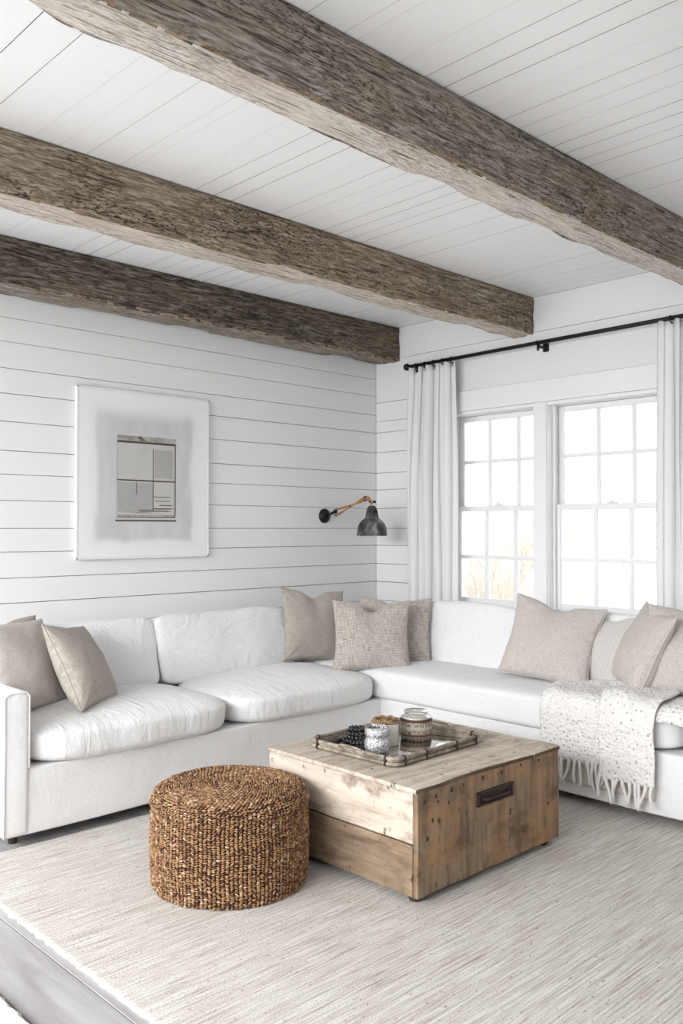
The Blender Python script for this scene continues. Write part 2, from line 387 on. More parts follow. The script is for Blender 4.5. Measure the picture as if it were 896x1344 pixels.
# ------------------------------------------------------------------ beams
def beam(y0, y1, z0, x0, x1, mat, seed, label, under='under1'):
    bm = bmesh.new(); L = x1-x0; nx = int(L/0.02)
    hy, hz = (y1-y0)/2, (ZC-0.001-z0)/2; cy, cz = (y0+y1)/2, (z0+ZC-0.001)/2
    prof = []; per = 96; n = 26.0
    for k in range(per):
        a = 2*PI*k/per; c, s = math.cos(a), math.sin(a); d = (abs(c)**n+abs(s)**n)**(1/n); prof.append((c/d, s/d))
    rings = []
    for i in range(nx+1):
        X = x0+L*i/nx; ring = []
        for (c, s) in prof:
            y, z = cy+c*hy, cz+s*hz
            # wavy hewn arris, chips and adze marks (top stays flat against the ceiling)
            low = max(0, -s); cor = (abs(c)*abs(s))**4
            q = Vector((X*1.6+seed, c*1.4, s*1.4)); m = noise.noise(q)*0.012
            q2 = Vector((X*6+seed, y*22, z*22)); m += noise.noise(q2)*0.0035
            q3 = Vector((X*4+seed, y*70, z*70)); m += noise.noise(q3)*0.0028
            ch = max(0, noise.noise(Vector((X*3.1+seed*2, 7, c))))*0.05*cor*(1 if s < 0 else 0.3)
            k_ = 1 if s < 0.9 else 0
            y -= c*(ch-m*0.8)*k_; z -= s*(ch-m)*k_*low*1.0
            ring.append(bm.verts.new((X, y, min(z, ZC-0.0005))))
        rings.append(ring)
    for i, (a, b) in enumerate(zip(rings, rings[1:])):
        for k in range(per):
            f = bm.faces.new((a[k], a[(k+1) % per], b[(k+1) % per], b[k]))
            c, s = prof[k]; c2, s2 = prof[(k+1) % per]; cc, ss = (c+c2)/2, (s+s2)/2
            w_ = 0.90+0.09*noise.noise(Vector((i*0.09, seed, 0)))+0.05*noise.noise(Vector((i*0.5, k*0.8, seed)))
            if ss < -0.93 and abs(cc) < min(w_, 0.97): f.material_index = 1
            elif ss < -0.90+0.05*noise.noise(Vector((i*0.25, seed, 5))) and cc < 0 and noise.noise(Vector((i*0.3, k*1.5, seed+3))) > 0.02: f.material_index = 2
    bm.faces.new(rings[0][::-1]); bm.faces.new(rings[-1])
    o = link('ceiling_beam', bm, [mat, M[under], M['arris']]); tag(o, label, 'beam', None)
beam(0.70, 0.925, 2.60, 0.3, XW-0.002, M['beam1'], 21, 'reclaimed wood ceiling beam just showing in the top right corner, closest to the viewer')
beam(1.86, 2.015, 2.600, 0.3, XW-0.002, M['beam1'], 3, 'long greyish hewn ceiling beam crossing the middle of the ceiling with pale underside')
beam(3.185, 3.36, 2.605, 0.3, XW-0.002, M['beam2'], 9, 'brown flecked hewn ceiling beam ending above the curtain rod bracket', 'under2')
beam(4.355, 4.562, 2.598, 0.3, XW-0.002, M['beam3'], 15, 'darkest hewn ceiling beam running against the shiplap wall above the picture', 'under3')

# ------------------------------------------------------------------ windows
def glassmat():
    k = NT('window_glass', 0.02, 0.5); t = k.n('ShaderNodeBsdfTransparent'); g = k.n('ShaderNodeBsdfGlossy'); g.inputs['Roughness'].default_value = 0.02
    mx = k.n('ShaderNodeMixShader'); fr = k.n('ShaderNodeFresnel'); fr.inputs[0].default_value = 1.3
    k.l(fr.outputs[0], mx.inputs[0]); k.l(t.outputs[0], mx.inputs[1]); k.l(g.outputs[0], mx.inputs[2]); k.l(mx.outputs[0], k.out.inputs[0]); return k.m
M['glass'] = glassmat()
def window(name, y0, y1, muntins):
    r = empty(name, (0, 0, 0)); tag(r, kind='structure')
    bm = bmesh.new(); t = 0.022   # jamb lining
    box(bm, XW, XW+0.17, y0-0.001, y0+t, WZ0, WZ1, 0.002); box(bm, XW, XW+0.17, y1-t, y1+0.001, WZ0, WZ1, 0.002)
    box(bm, XW, XW+0.17, y0+t, y1-t, WZ1-t, WZ1, 0.002); box(bm, XW+0.02, XW+0.19, y0+t, y1-t, WZ0, WZ0+t, 0.002)
    # stops
    box(bm, XW+0.055, XW+0.075, y0+t, y0+t+0.014, WZ0+t, WZ1-t, 0.002); box(bm, XW+0.055, XW+0.075, y1-t-0.014, y1-t, WZ0+t, WZ1-t, 0.002)
    link('window_frame', bm, M['trim'], r, False)
    a, b = y0+t+0.001, y1-t-0.001
    for nm, xs, za, zb, rows in (('upper_sash', XW+0.120, 1.475, WZ1-t-0.001, (1.822,)), ('lower_sash', XW+0.080, WZ0+t+0.001, 1.512, (1.16,))):
        s = bmesh.new(); f = 0.036
        box(s, xs, xs+0.034, a, a+f, za, zb, 0.004); box(s, xs, xs+0.034, b-f, b, za, zb, 0.004)
        box(s, xs, xs+0.034, a+f, b-f, zb-f, zb, 0.004); box(s, xs, xs+0.034, a+f, b-f, za, za+(0.055 if nm == 'lower_sash' else f), 0.004)
        so = link(nm, s, M['trim'], r, False)
        mm = bmesh.new()
        for my in muntins: box(mm, xs+0.005, xs+0.029, my-0.012, my+0.012, za+f, zb-f, 0.003)
        for mz in rows:
            box(mm, xs+0.004, xs+0.030, a+f, b-f, mz-0.012, mz+0.012, 0.003)
        link('muntin_grid', mm, M['trim'], so, False)
        gl = bmesh.new(); box(gl, xs+0.015, xs+0.019, a+f-0.004, b-f+0.004, za+f-0.004, zb-f+0.004); link('window_pane', gl, M['glass'], so, False)
        if nm == 'lower_sash':
            lk = bmesh.new(); yc = (a+b)/2; box(lk, xs-0.002, xs+0.03, yc-0.03, yc+0.03, zb, zb+0.008, 0.003); lathe(lk, [(0.011, 0), (0.011, 0.009), (0.008, 0.014), (0.004, 0.016)], 12, (xs+0.012, yc, zb+0.008)); box(lk, xs+0.006, xs+0.018, yc-0.004, yc+0.03, zb+0.014, zb+0.02, 0.002)
            link('sash_lock', lk, M['trim'], so, False)
window('window_1', 3.15, WY1, (3.632, 3.395))
window('window_2', WY0, 3.105, (2.802, 2.565))
# casings
def casing(name, d, bev=0.004):
    o = mbox(name, d, M['trim'], bev=bev); tag(o, kind='structure')
casing('trim_2', (XW-0.016, XW, 2.16, 4.03, 2.165, 2.307))
casing('trim_3', (XW-0.014, XW+0.001, 3.088, 3.186, 0.80, 2.164))
casing('trim_4', (XW-0.014, XW, 2.19, 2.279, 0.80, 2.164))
casing('trim_5', (XW-0.014, XW, 3.911, 4.0, 0.80, 2.164))
casing('trim_6', (XW-0.055, XW+0.02, 2.15, 4.04, 0.765, 0.80))
casing('trim_7', (XW-0.018, XW-0.002, 2.19, 4.0, 0.68, 0.764))
casing('trim_8', (XW+0.002, XW+0.17, 3.106, 3.149, 0.80, 2.164))

# ------------------------------------------------------------------ outside
gm = NT('pale_lawn', 0.95, 0.05); gm.col(gm.ramp(gm.noise(gm.map((0.4, 0.4, 1)), 2, 5), [(0.3, (0.66, 0.62, 0.56)), (0.7, (0.82, 0.80, 0.77))]))
bm = bmesh.new(); bmesh.ops.create_grid(bm, x_segments=30, y_segments=30, size=30)
for v in bm.verts: v.co += Vector((35.2, 25, -0.62+noise.noise(Vector((v.co.x*0.15, v.co.y*0.15, 0)))*0.3))
o = link('ground', bm, gm.m); tag(o, kind='structure')
M['bark'] = plain('pale_bark', (0.62, 0.56, 0.50), 0.9)
M['twig'] = plain('tan_twig', (0.64, 0.585, 0.52), 0.9)
def branch(bm, p, d, L, r, depth, rng):
    pts = [p.copy()]; rr = [r]; q = p.copy(); dd = d.copy(); n = 4
    for i in range(n):
        dd = (dd+Vector((rng.uniform(-1, 1), rng.uniform(-1, 1), rng.uniform(-0.3, 0.7)))*0.16).normalized(); q = q+dd*L/n; pts.append(q.copy()); rr.append(r*(1-0.5*(i+1)/n))
    tube(bm, pts, rr, 4 if depth < 3 else 6, cap=False)
    if depth <= 0: return
    for k in range(4 if depth > 1 else 5):
        t = rng.randint(1, n); nd = (dd+Vector((rng.uniform(-1, 1), rng.uniform(-1, 1), rng.uniform(-0.2, 0.9)))*0.85).normalized()
        branch(bm, pts[t], nd, L*rng.uniform(0.5, 0.75), r*0.5, depth-1, rng)
def tree(x, y, h, seed, label, name='bare_tree', trunk=0.08, depth=4):
    rng = random.Random(seed); r = empty(name, (x, y, -0.7))
    b = bmesh.new(); tube(b, [(0, 0, -0.2), (0.03, 0, h*0.15), (0, 0.05, h*0.3)], [trunk*1.2, trunk, trunk*0.85], 8); link('trunk', b, M['bark'], r)
    c = bmesh.new()
    for k in range(6):
        a = 2*PI*k/6+rng.random(); branch(c, Vector((0, 0.03, h*(0.12+0.03*k))), Vector((math.cos(a)*0.7, math.sin(a)*0.7, 1)).normalized(), h*0.32, trunk*0.5, depth, rng)
    link('branches', c, M['twig'], r); tag(r, label, 'tree')
def shrub(x, y, h, seed, label):
    rng = random.Random(seed); r = empty('bare_shrub', (x, y, -0.7)); c = bmesh.new(); 
    for k in range(16):
        a = rng.random()*2*PI; s = rng.random()**0.5*0.5
        branch(c, Vector((math.cos(a)*s*0.5, math.sin(a)*s*0.5, 0)), Vector((math.cos(a)*0.35, math.sin(a)*0.35, 1)).normalized(), h*rng.uniform(0.45, 0.7), 0.010, 3, rng)
    link('stems', c, M['twig'], r); tag(r, label, 'shrub')

# direction from camera through window_1 centre ~ (4.9,3.5); shrubs stand 9-12 m out
shrub(9.6, 7.35, 2.1, 1, 'tan leafless shrub seen through the left window, lower left panes')
shrub(9.6, 6.55, 2.0, 2, 'tan leafless shrub seen through the left window, beside the window post')
shrub(11.0, 8.0, 2.3, 5, 'tan leafless shrub standing further back behind the other two outside the left window')
tree(11.2, 8.1, 3.1, 3, 'pinkish bare tree behind the shrubs outside the left window', depth=4, trunk=0.05)
tree(17.5, 9.2, 4.6, 6, 'faint bare tree far outside the right window, right panes', depth=4, trunk=0.05)
shrub(12.8, 7.2, 1.7, 12, 'faint bare shrub outside the right window, lower left panes')
tree(17.0, 10.9, 4.2, 8, 'faint bare tree far outside the right window, left panes', depth=4, trunk=0.05)

# ------------------------------------------------------------------ curtain rod and curtains
RX = 4.68; RZ = 2.520
rod = empty('curtain_rod', (RX, 3.0, RZ)); tag(rod, 'thin black iron curtain rod above the windows', 'curtain rod')
def rzz(y): return 0.012*(4.186-y)/2.03   # rod hangs very slightly higher at the right
bm = bmesh.new(); tube(bm, [(0, 1.17, rzz(4.17)), (0, -1.6, rzz(1.4))], 0.0125, 14); link('pole', bm, M['iron'], rod)
bm = bmesh.new(); bmesh.ops.create_uvsphere(bm, u_segments=18, v_segments=12, radius=0.026); 
for v in bm.verts: v.co += Vector((0, 1.195, rzz(4.19)))
link('finial', bm, M['iron'], rod)
for yb in (4.10, 3.09, 1.6):
    bm = bmesh.new(); z = rzz(yb); y = yb-3.0
    box(bm, 0.082, 0.095, y-0.02, y+0.02, z-0.045, z+0.025, 0.004); box(bm, -0.004, 0.085, y-0.009, y+0.009, z-0.030, z-0.014, 0.003)
    tube(bm, [(0.017*math.cos(a), y, z+0.017*math.sin(a)) for a in [PI*(1+k/8)+0 for k in range(9)]], 0.006, 8)
    tube(bm, [(-0.017, y, z), (-0.02, y-0.002, z+0.012)], [0.006, 0.004], 8)
    lathe(bm, [(0.004, -0.05), (0.009, -0.046), (0.009, -0.036), (0.005, -0.03)], 10, (0.0, y, z))
    link('bracket', bm, M['iron'], rod)
def curtain(y0, y1, folds, seed, label, y0b=None, y1b=None):
    c = empty('curtain', (RX, (y0+y1)/2, RZ-0.03)); cy = (y0+y1)/2
    bm = bmesh.new(); nu, nv = folds*14, 40; zt, zb = 2.505+rzz(cy), 0.02; vs = []
    y0b = y0 if y0b is None else y0b; y1b = y1 if y1b is None else y1b
    for j in range(nv+1):
        t = j/nv; z = zt+(zb-zt)*t; row = []
        for i in range(nu+1):
            u = i/nu; ph = u*folds*2*PI
            yy = (y0+(y0b-y0)*min(1, t*3))*(1-u)+(y1+(y1b-y1)*min(1, t*3))*u
            amp = 0.020+0.016*min(1, t*4)
            k = noise.noise(Vector((u*folds*0.9+seed, t*0.6, 0)))*2.2
            x_ = amp*math.sin(ph+k*1.6)*(0.7+0.5*noise.noise(Vector((u*folds*0.6, seed, t*0.8))))+0.006*math.sin(ph*2.0+seed)
            yy += 0.010*math.sin(ph*2+1.0+seed)*(1-0.4*t)+noise.noise(Vector((u*3, t*2, seed)))*0.008
            zz = z
            if j == 0: zz += 0.008*math.cos(ph)
            row.append(bm.verts.new((x_+0.0, yy-cy, zz-(RZ-0.03))))
        vs.append(row)
    for a, b in zip(vs, vs[1:]):
        for k in range(nu): bm.faces.new((a[k], a[k+1], b[k+1], b[k]))
    o = link('curtain_panel', bm, M['curtain'], c); md = o.modifiers.new('thick', 'SOLIDIFY'); md.thickness = 0.0015
    for k in range(folds):
        u = (k+0.25)/folds; yy = y0*(1-u)+y1*u; b = bmesh.new(); z = rzz(yy)
        tube(b, [(0.021*math.cos(a), yy-cy+0.004*math.sin(a), z+0.03-0.008+0.021*math.sin(a)) for a in [2*PI*q/18 for q in range(18)]], 0.0038, 8, closed=True)
        tube(b, [(0, yy-cy, z+0.002), (0.004, yy-cy, z-0.012), (0.0, yy-cy+0.002, z-0.022)], 0.0025, 6)
        link('curtain_ring', b, M['iron'], c)
    tag(c, label, 'curtain')
curtain(3.76, 4.165, 5, 2.2, 'white linen curtain left of the windows beside the room corner', 3.75, 4.20)
curtain(1.45, 2.29, 9, 7.1, 'white linen curtain at the right edge covering the right side of the window', 1.45, 2.30)

# ------------------------------------------------------------------ rugs
def rugmesh(name, x0, x1, y0, y1, th, mat, seed, nx=150, ny=150, amp=0.004, up_=0.0015):
    bm = bmesh.new(); top = []
    for i in range(nx+1):
        row = []
        for j in range(ny+1):
            x = x0+(x1-x0)*i/nx; y = y0+(y1-y0)*j/ny
            if i in (0, nx): x += noise.noise(Vector((y*28, seed, 0)))*amp
            if j in (0, ny): y += noise.noise(Vector((x*28, seed, 9)))*amp
            z = th+noise.noise(Vector((x*9, y*30, seed)))*up_+noise.noise(Vector((x*1.5, y*1.5, seed)))*up_*1.2
            if i in (0, nx) or j in (0, ny): z = th*0.6
            row.append(bm.verts.new((x, y, z)))
        top.append(row)
    for i in range(nx):
        for j in range(ny): bm.faces.new((top[i][j], top[i+1][j], top[i+1][j+1], top[i][j+1]))
    rim = [top[i][0] for i in range(nx)]+[top[nx][j] for j in range(ny)]+[top[i][ny] for i in range(nx, 0, -1)]+[top[0][j] for j in range(ny, 0, -1)]
    bot = [bm.verts.new((v.co.x, v.co.y, 0.0005)) for v in rim]; n = len(rim)
    for k in range(n): bm.faces.new((rim[k], rim[(k+1) % n], bot[(k+1) % n], bot[k]))
    return link(name, bm, mat)
o = rugmesh('area_rug', 1.294, 3.95, -0.6, 3.625, 0.011, M['rug'], 4, 260, 330, 0.012)
tag(o, 'large cream hand-woven rug with brown flecks under the chest and pouf', 'rug')
o = rugmesh('shag_rug', 0.30, 1.04, 0.6, 2.9, 0.026, M['shag'], 8, 90, 260, 0.02, 0.006)
tag(o, 'white shaggy rug just showing in the bottom left corner on the floorboards', 'rug')

# ------------------------------------------------------------------ sectional sofa
sofa = empty('sectional_sofa', (3.2, 3.8, 0)); tag(sofa, 'white slipcovered L-shaped sectional sofa in the corner', 'sofa'); SO = Vector((3.2, 3.8, 0))
def slip(name, dims, bev=0.035, seed=1, taper=0.0, mat='linen_white', wob=0.005, cuts=None):
    """slipcovered block: bevelled box, resampled and softly rumpled"""
    x0, x1, y0, y1, z0, z1 = dims; bm = bmesh.new()
    box(bm, x0, x1, y0, y1, z0, z1, bev, 4)
    for ax, lo, hi in ((0, x0, x1), (1, y0, y1), (2, z0, z1)):
        n = int((hi-lo)/0.05)
        for k in range(1, n):
            p = [0, 0, 0]; p[ax] = lo+(hi-lo)*k/n; no = [0, 0, 0]; no[ax] = 1
            bmesh.ops.bisect_plane(bm, geom=bm.verts[:]+bm.edges[:]+bm.faces[:], plane_co=p, plane_no=no)
    for v in bm.verts:
        q = v.co*3.5+Vector((seed*3, 0, 0)); k = noise.noise(q)*wob+noise.noise(q*3)*wob*0.4
        d = Vector((noise.noise(q+Vector((9, 0, 0))), noise.noise(q+Vector((0, 9, 0))), 0.3*noise.noise(q+Vector((0, 0, 9)))))*wob
        v.co += d
        if v.co.z < z0+0.02: v.co.z += noise.noise(Vector((v.co.x*1.3, v.co.y*1.3, seed)))*0.008
    o = link(name, bm, M[mat], sofa)
    for v in o.data.vertices: v.co -= SO
    return o
slip('base', (1.60, 3.86, 3.622, 4.40, 0.052, 0.335), 0.012, 1)
slip('base', (3.80, 4.50, 0.9, 4.41, 0.052, 0.340), 0.012, 2)
slip('armrest', (1.512, 1.628, 3.610, 4.56, 0.052, 0.665), 0.022, 3)
slip('backrest', (1.60, 4.62, 4.41, 4.565, 0.052, 0.775), 0.03, 4)
slip('backrest', (4.46, 4.615, 0.9, 4.42, 0.052, 0.80), 0.03, 5)
# piping down the front of the armrest and along the top of the base
def welt(pts, r=0.004):
    b = bmesh.new(); tube(b, [Vector(p)-SO for p in pts], r, 6); link('piping', b, M['welt'], sofa)
welt([(1.517, 3.612, 0.06), (1.517, 3.610, 0.3), (1.517, 3.610, 0.645), (1.535, 3.609, 0.664), (1.61, 3.609, 0.664), (1.624, 3.610, 0.645), (1.624, 3.610, 0.34)])
def cushion(name, c, s, mat, rot=(0, 0, 0), n=7, crown=0.15, wob=0.008, seed=1, seg=26):
    b = bmesh.new(); softbox(b, *s, n=n, crown=crown, seg=seg, wob=wob, seed=seed)
    m = Matrix.Translation(Vector(c)-SO) @ Euler(rot).to_matrix().to_4x4(); xform(b, m)
    return link(name, b, M[mat], sofa)
cushion('seat_cushion', (2.172, 3.935, 0.418), (1.09, 0.73, 0.165), 'seat_left', (math.radians(1.5), 0, 0), 5, 0.42, 0.012, 1, 34)
cushion('seat_cushion', (3.262, 3.935, 0.418), (1.075, 0.73, 0.165), 'seat_left', (math.radians(1.5), 0, 0), 5, 0.42, 0.012, 5, 34)
cushion('seat_cushion', (4.125, 3.10, 0.425), (0.70, 2.62, 0.18), 'seat_right', (0, 0, 0), 8, 0.22, 0.010, 9, 44)
cushion('seat_cushion', (4.125, 1.25, 0.425), (0.70, 1.05, 0.18), 'seat_right', (0, 0, 0), 8, 0.22, 0.010, 12, 30)
# back cushions: local thickness is y
cushion('back_cushion', (2.13, 4.315, 0.655), (1.02, 0.40, 0.20), 'back_left', (math.radians(76), 0, 0), 9, 0.30, 0.016, 3, 34)
cushion('back_cushion', (3.135, 4.315, 0.655), (0.99, 0.40, 0.20), 'back_left', (math.radians(76), 0, math.radians(1)), 9, 0.30, 0.018, 8, 34)
cushion('back_cushion', (4.345, 3.33, 0.68), (0.20, 0.72, 0.42), 'back_left', (0, math.radians(10), 0), 8, 0.03, 0.016, 13, 34)
cushion('back_cushion', (4.345, 2.50, 0.68), (0.20, 0.90, 0.42), 'back_left', (0, math.radians(10), 0), 8, 0.03, 0.016, 17, 34)
cushion('back_cushion', (4.345, 1.60, 0.68), (0.20, 0.86, 0.42), 'back_left', (0, math.radians(10), 0), 8, 0.03, 0.016, 19, 34)
for (x, y) in ((1.60, 3.72), (1.60, 4.48), (3.95, 1.1), (3.95, 3.75), (4.5, 4.45), (4.5, 1.1), (2.8, 4.48)):
    b = bmesh.new(); lathe(b, [(0.018, 0), (0.024, 0.055)], 14, (x-SO.x, y-SO.y, 0.0125 if 1.3 < x < 3.95 and y < 3.62 else 0.0)); link('foot', b, M['dark_foot'], sofa)

# ------------------------------------------------------------------ throw pillows
R = math.radians
pillow('throw_pillow', 0.46, 0.45, 0.13, (1.70, 4.14, 0.475), R(10), R(10), R(4), M['pil'], 0.05, 1.0, 'grey-beige linen pillow at left, only its peaked corner showing behind two pillows')
pillow('throw_pillow', 0.48, 0.47, 0.19, (1.79, 3.93, 0.475), R(24), R(24), R(3), M['pil_fleck'], 0.0, 2.3, 'beige linen pillow with sparse dark flecks behind the left armrest')
pillow('throw_pillow', 0.44, 0.45, 0.19, (2.085, 3.845, 0.462), R(38), R(29), R(7), M['pil'], 0.0, 3.1, 'taupe linen pillow slumped sideways beside the flecked pillow at the left armrest')
pillow('throw_pillow', 0.46, 0.47, 0.15, (3.73, 4.13, 0.485), R(-14), R(14), R(5), M['pil'], 0.04, 4.4, 'tall taupe linen pillow at the left of the three corner pillows, one ear pointing up')
pillow('throw_pillow', 0.48, 0.44, 0.16, (3.79, 3.68, 0.485), R(-42), R(14), R(0), M['pil_coarse'], 0.06, 5.2, 'coarse woven beige pillow with chopped top, in front in the sofa corner')
pillow('throw_pillow', 0.46, 0.43, 0.14, (4.04, 3.73, 0.49), R(-50), R(12), R(1), M['pil_coarse'], 0.03, 6.9, 'coarse woven beige pillow tucked behind the chopped corner pillow')
pillow('throw_pillow', 0.52, 0.46, 0.17, (4.04, 2.66, 0.495), R(-80), R(20), R(7), M['pil_fleck'], 0.045, 7.7, 'large flecked linen pillow with a folded top in front of the right window')
pillow('throw_pillow', 0.48, 0.41, 0.11, (4.165, 2.36, 0.50), R(-88), R(15), R(2), M['pil_light'], 0.03, 8.1, 'pale linen pillow behind the large flecked pillow, below the right window')
pillow('throw_pillow', 0.42, 0.44, 0.17, (4.08, 2.20, 0.53), R(-134), R(24), R(6), M['pil_fleck'], 0.0, 9.2, 'flecked linen pillow seen edge-on with its corner pointing up, above the throw')
pillow('throw_pillow', 0.50, 0.45, 0.19, (4.07, 1.85, 0.53), R(-78), R(20), R(3), M['pil_fleck'], 0.02, 10.4, 'plump flecked linen pillow cut by the right edge of the picture')

# ------------------------------------------------------------------ throw blanket
def knit_mat():
    k = NT('chunky_knit_wool', 0.98, 0.03); k.b.inputs['Sheen Weight'].default_value = 0.2
    uv = k.map((1, 1, 1), src='UV')
    ck = k.n('ShaderNodeTexVoronoi'); ck.inputs['Scale'].default_value = 58; ck.inputs['Randomness'].default_value = 0.8; k.l(uv, ck.inputs['Vector'])
    d = ck.outputs['Distance']
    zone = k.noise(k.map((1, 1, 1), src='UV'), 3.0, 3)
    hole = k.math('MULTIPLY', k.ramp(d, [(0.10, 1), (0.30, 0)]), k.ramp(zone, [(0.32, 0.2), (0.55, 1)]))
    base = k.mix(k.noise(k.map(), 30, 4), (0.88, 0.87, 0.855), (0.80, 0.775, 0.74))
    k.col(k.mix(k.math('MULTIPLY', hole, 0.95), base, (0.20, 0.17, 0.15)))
    k.bump(k.math('ADD', d, k.math('MULTIPLY', k.noise(k.map(), 120, 3), 0.5)), 0.8, 0.012); return k.m
M['knit'] = knit_mat(); M['yarn'] = plain('cream_wool_yarn', (0.84, 0.82, 0.79), 0.98, 0, 0.03, 0.5, 200)
M['lining'] = fabric('beige_gauze', (0.66, 0.60, 0.52), 200, 0.3)
throw = empty('throw_blanket', (3.8, 2.2, 0.5)); tag(throw, 'cream chunky knit throw with long fringe draped over the right seat', 'blanket'); TO = Vector((3.8, 2.2, 0.5))
def drape(panel_fn, nu, nv, mat, name, off=0.0, thick=0.008):
    bm = bmesh.new(); uvl = bm.loops.layers.uv.new('UVMap'); vs = []; UV = {}
    for j in range(nv+1):
        row = []
        for i in range(nu+1):
            p, uv = panel_fn(i/nu, j/nv); v = bm.verts.new(Vector(p)-TO); UV[v] = uv; row.append(v)
        vs.append(row)
    for a, b in zip(vs, vs[1:]):
        for k in range(nu):
            f = bm.faces.new((a[k], a[k+1], b[k+1], b[k]))
            for lp in f.loops: lp[uvl].uv = UV[lp.vert]
    o = link(name, bm, mat, throw, recalc=False); md = o.modifiers.new('thick', 'SOLIDIFY'); md.thickness = thick; md.offset = 1; return o
def path(s, lift, xb, hem):
    """length along the throw: from the back (x=xb) over the seat, over the rounded front edge, down to z=hem"""
    xf, zs, r = 3.782, 0.532, 0.065
    L1 = xb-(xf+r); L2 = r*PI/2; L3 = zs-r-hem; d = s*(L1+L2+L3)
    if d < L1: x, z, nx_, nz_ = xb-d, zs, 0, 1
    elif d < L1+L2:
        a = (d-L1)/r; x = xf+r-r*math.sin(a); z = zs-r+r*math.cos(a); nx_, nz_ = -math.sin(a), math.cos(a)
    else: x, z, nx_, nz_ = xf, zs-r-(d-L1-L2), -1, 0
    # crown of the cushion
    z_ = z+(0.012*math.sin(PI*min(1, max(0, (x-xf)/0.6))) if nz_ > 0.5 else 0)
    return x+nx_*lift, z_+nz_*lift, d
def mk(yb0, yb1, yf0, yf1, lift, xb, hem, seed, hemslope=0.0):
    def fn(u, s):
        h = hem+hemslope*u
        x, z, d = path(s, lift, xb, h)
        t = min(1, s*1.6); y0 = yb0+(yf0-yb0)*t; y1 = yb1+(yf1-yb1)*t; y = y0+(y1-y0)*u
        fr = 1-min(1, s*2.2)
        w_ = (noise.noise(Vector((y*8+seed, x*5, z*3)))*0.016+noise.noise(Vector((y*3.5+seed, x*2, z*2)))*0.018)
        e = 4*u*(1-u); nx_ = -1 if z < 0.46 else 0; lf = abs(w_)+0.004*e
        ruck = fr*0.035*(0.6+noise.noise(Vector((y*11, x*11, seed)))*1.2)
        if nx_: x -= lf*1.0+0.012*abs(math.sin(y*24+seed))*(1-s)*0
        else: z += lf*1.2+max(0, ruck)
        y += noise.noise(Vector((s*5, seed, u)))*0.015
        return (x, y, z), (y*1.0+0.0, d)
    return fn
A = mk(2.62, 2.22, 2.490, 2.115, 0.006, 4.36, 0.215, 1.0, 0.012)
B = mk(2.34, 1.88, 2.150, 1.872, 0.030, 4.32, 0.185, 4.0, 0.0)
Cc = mk(2.05, 1.25, 1.95, 1.30, 0.010, 4.34, 0.470, 7.0, 0.0)
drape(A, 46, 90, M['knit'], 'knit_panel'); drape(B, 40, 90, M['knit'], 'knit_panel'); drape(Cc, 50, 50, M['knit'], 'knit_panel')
rng = random.Random(5)
def fringe(fn, n, drop):
    for k in range(n):
        u = (k+0.5)/n; p = Vector(fn(u, 1.0)[0]); q = p.copy(); b = bmesh.new(); sw = rng.uniform(-0.03, 0.03); L = drop*rng.uniform(0.8, 1.1)
        pts = [(q.x-0.006+0.004*math.sin(t*5+k), q.y+sw*t+0.006*math.sin(t*4+k*2), q.z+0.012-L*t) for t in [m/6 for m in range(7)]]
        tube(b, [Vector(a)-TO for a in pts], [0.007, 0.009, 0.0075, 0.007, 0.0075, 0.008, 0.004], 8)
        link('fringe_tassel', b, M['yarn'], throw)
fringe(A, 12, 0.13); fringe(B, 10, 0.115)
Ln = mk(2.50, 2.0, 2.46, 1.89, -0.001, 3.9, 0.115, 2.0, 0.0)
def lining(u, s):
    (x, y, z), uv = Ln(u, 0.55+0.45*s); return (3.786+0.002*noise.noise(Vector((y*20, z*9, 1))), y, min(z, 0.42)), uv
drape(lining, 30, 20, M['lining'], 'gauze_lining', thick=0.002)

# ------------------------------------------------------------------ old chest
CX0, CX1, CY0, CY1, CZ0, CZ1 = 2.358, 3.275, 2.066, 2.900, 0.038, 0.428
chest = empty('wooden_chest', (2.79, 2.467, 0.012)); tag(chest, 'low weathered wooden chest used as coffee table on the rug', 'chest'); CO = Vector((2.79, 2.467, 0.012))
def slab(name, dims, mat, seed, parent=None, wave=0.0, wave_axis=None, bev=0.004, amp=0.0022):
    x0, x1, y0, y1, z0, z1 = dims; b = bmesh.new(); box(b, x0, x1, y0, y1, z0, z1, bev, 2)
    for ax, lo, hi in ((0, x0, x1), (1, y0, y1), (2, z0, z1)):
        n = int((hi-lo)/0.03)
        for k in range(1, n):
            p = [0, 0, 0]; p[ax] = lo+(hi-lo)*k/n; no = [0, 0, 0]; no[ax] = 1
            bmesh.ops.bisect_plane(b, geom=b.verts[:]+b.edges[:]+b.faces[:], plane_co=p, plane_no=no)
    for v in b.verts:
        q = v.co*8+Vector((seed, 0, 0)); v.co += Vector((noise.noise(q), noise.noise(q+Vector((5, 5, 0))), noise.noise(q+Vector((0, 5, 5)))))*amp
        if wave and v.co.y < y0+0.02: v.co.y += wave*(noise.noise(Vector((v.co.x*5+3, 0, 0)))+0.2); v.co.z += 0.010*math.sin((v.co.x-CX0)*6.5-0.5)*0.35
        v.co -= CO
    ms = [mat]
    if wave:
        ms.append(M['chest_edge']); b.normal_update()
        for f in b.faces:
            if f.normal.y < -0.6: f.material_index = 1
    o = link(name, b, ms, parent or chest, smooth=False); return o
T = 0.022
slab('front_board', (CX0, CX0+T, CY0+T+0.001, CY1, 0.226, CZ1-0.018), M['chest_upper'], 1)
slab('front_board', (CX0-0.002, CX0+T-0.002, CY0+T+0.001, CY1, CZ0, 0.221), M['chest_lower'], 2)
slab('back_board', (CX1-T, CX1, CY0+T+0.001, CY1, CZ0, CZ1-0.018), M['chest_lower'], 3)
slab('end_board', (CX0, CX1, CY0, CY0+T, CZ0, CZ1-0.012), M['chest_side'], 4)
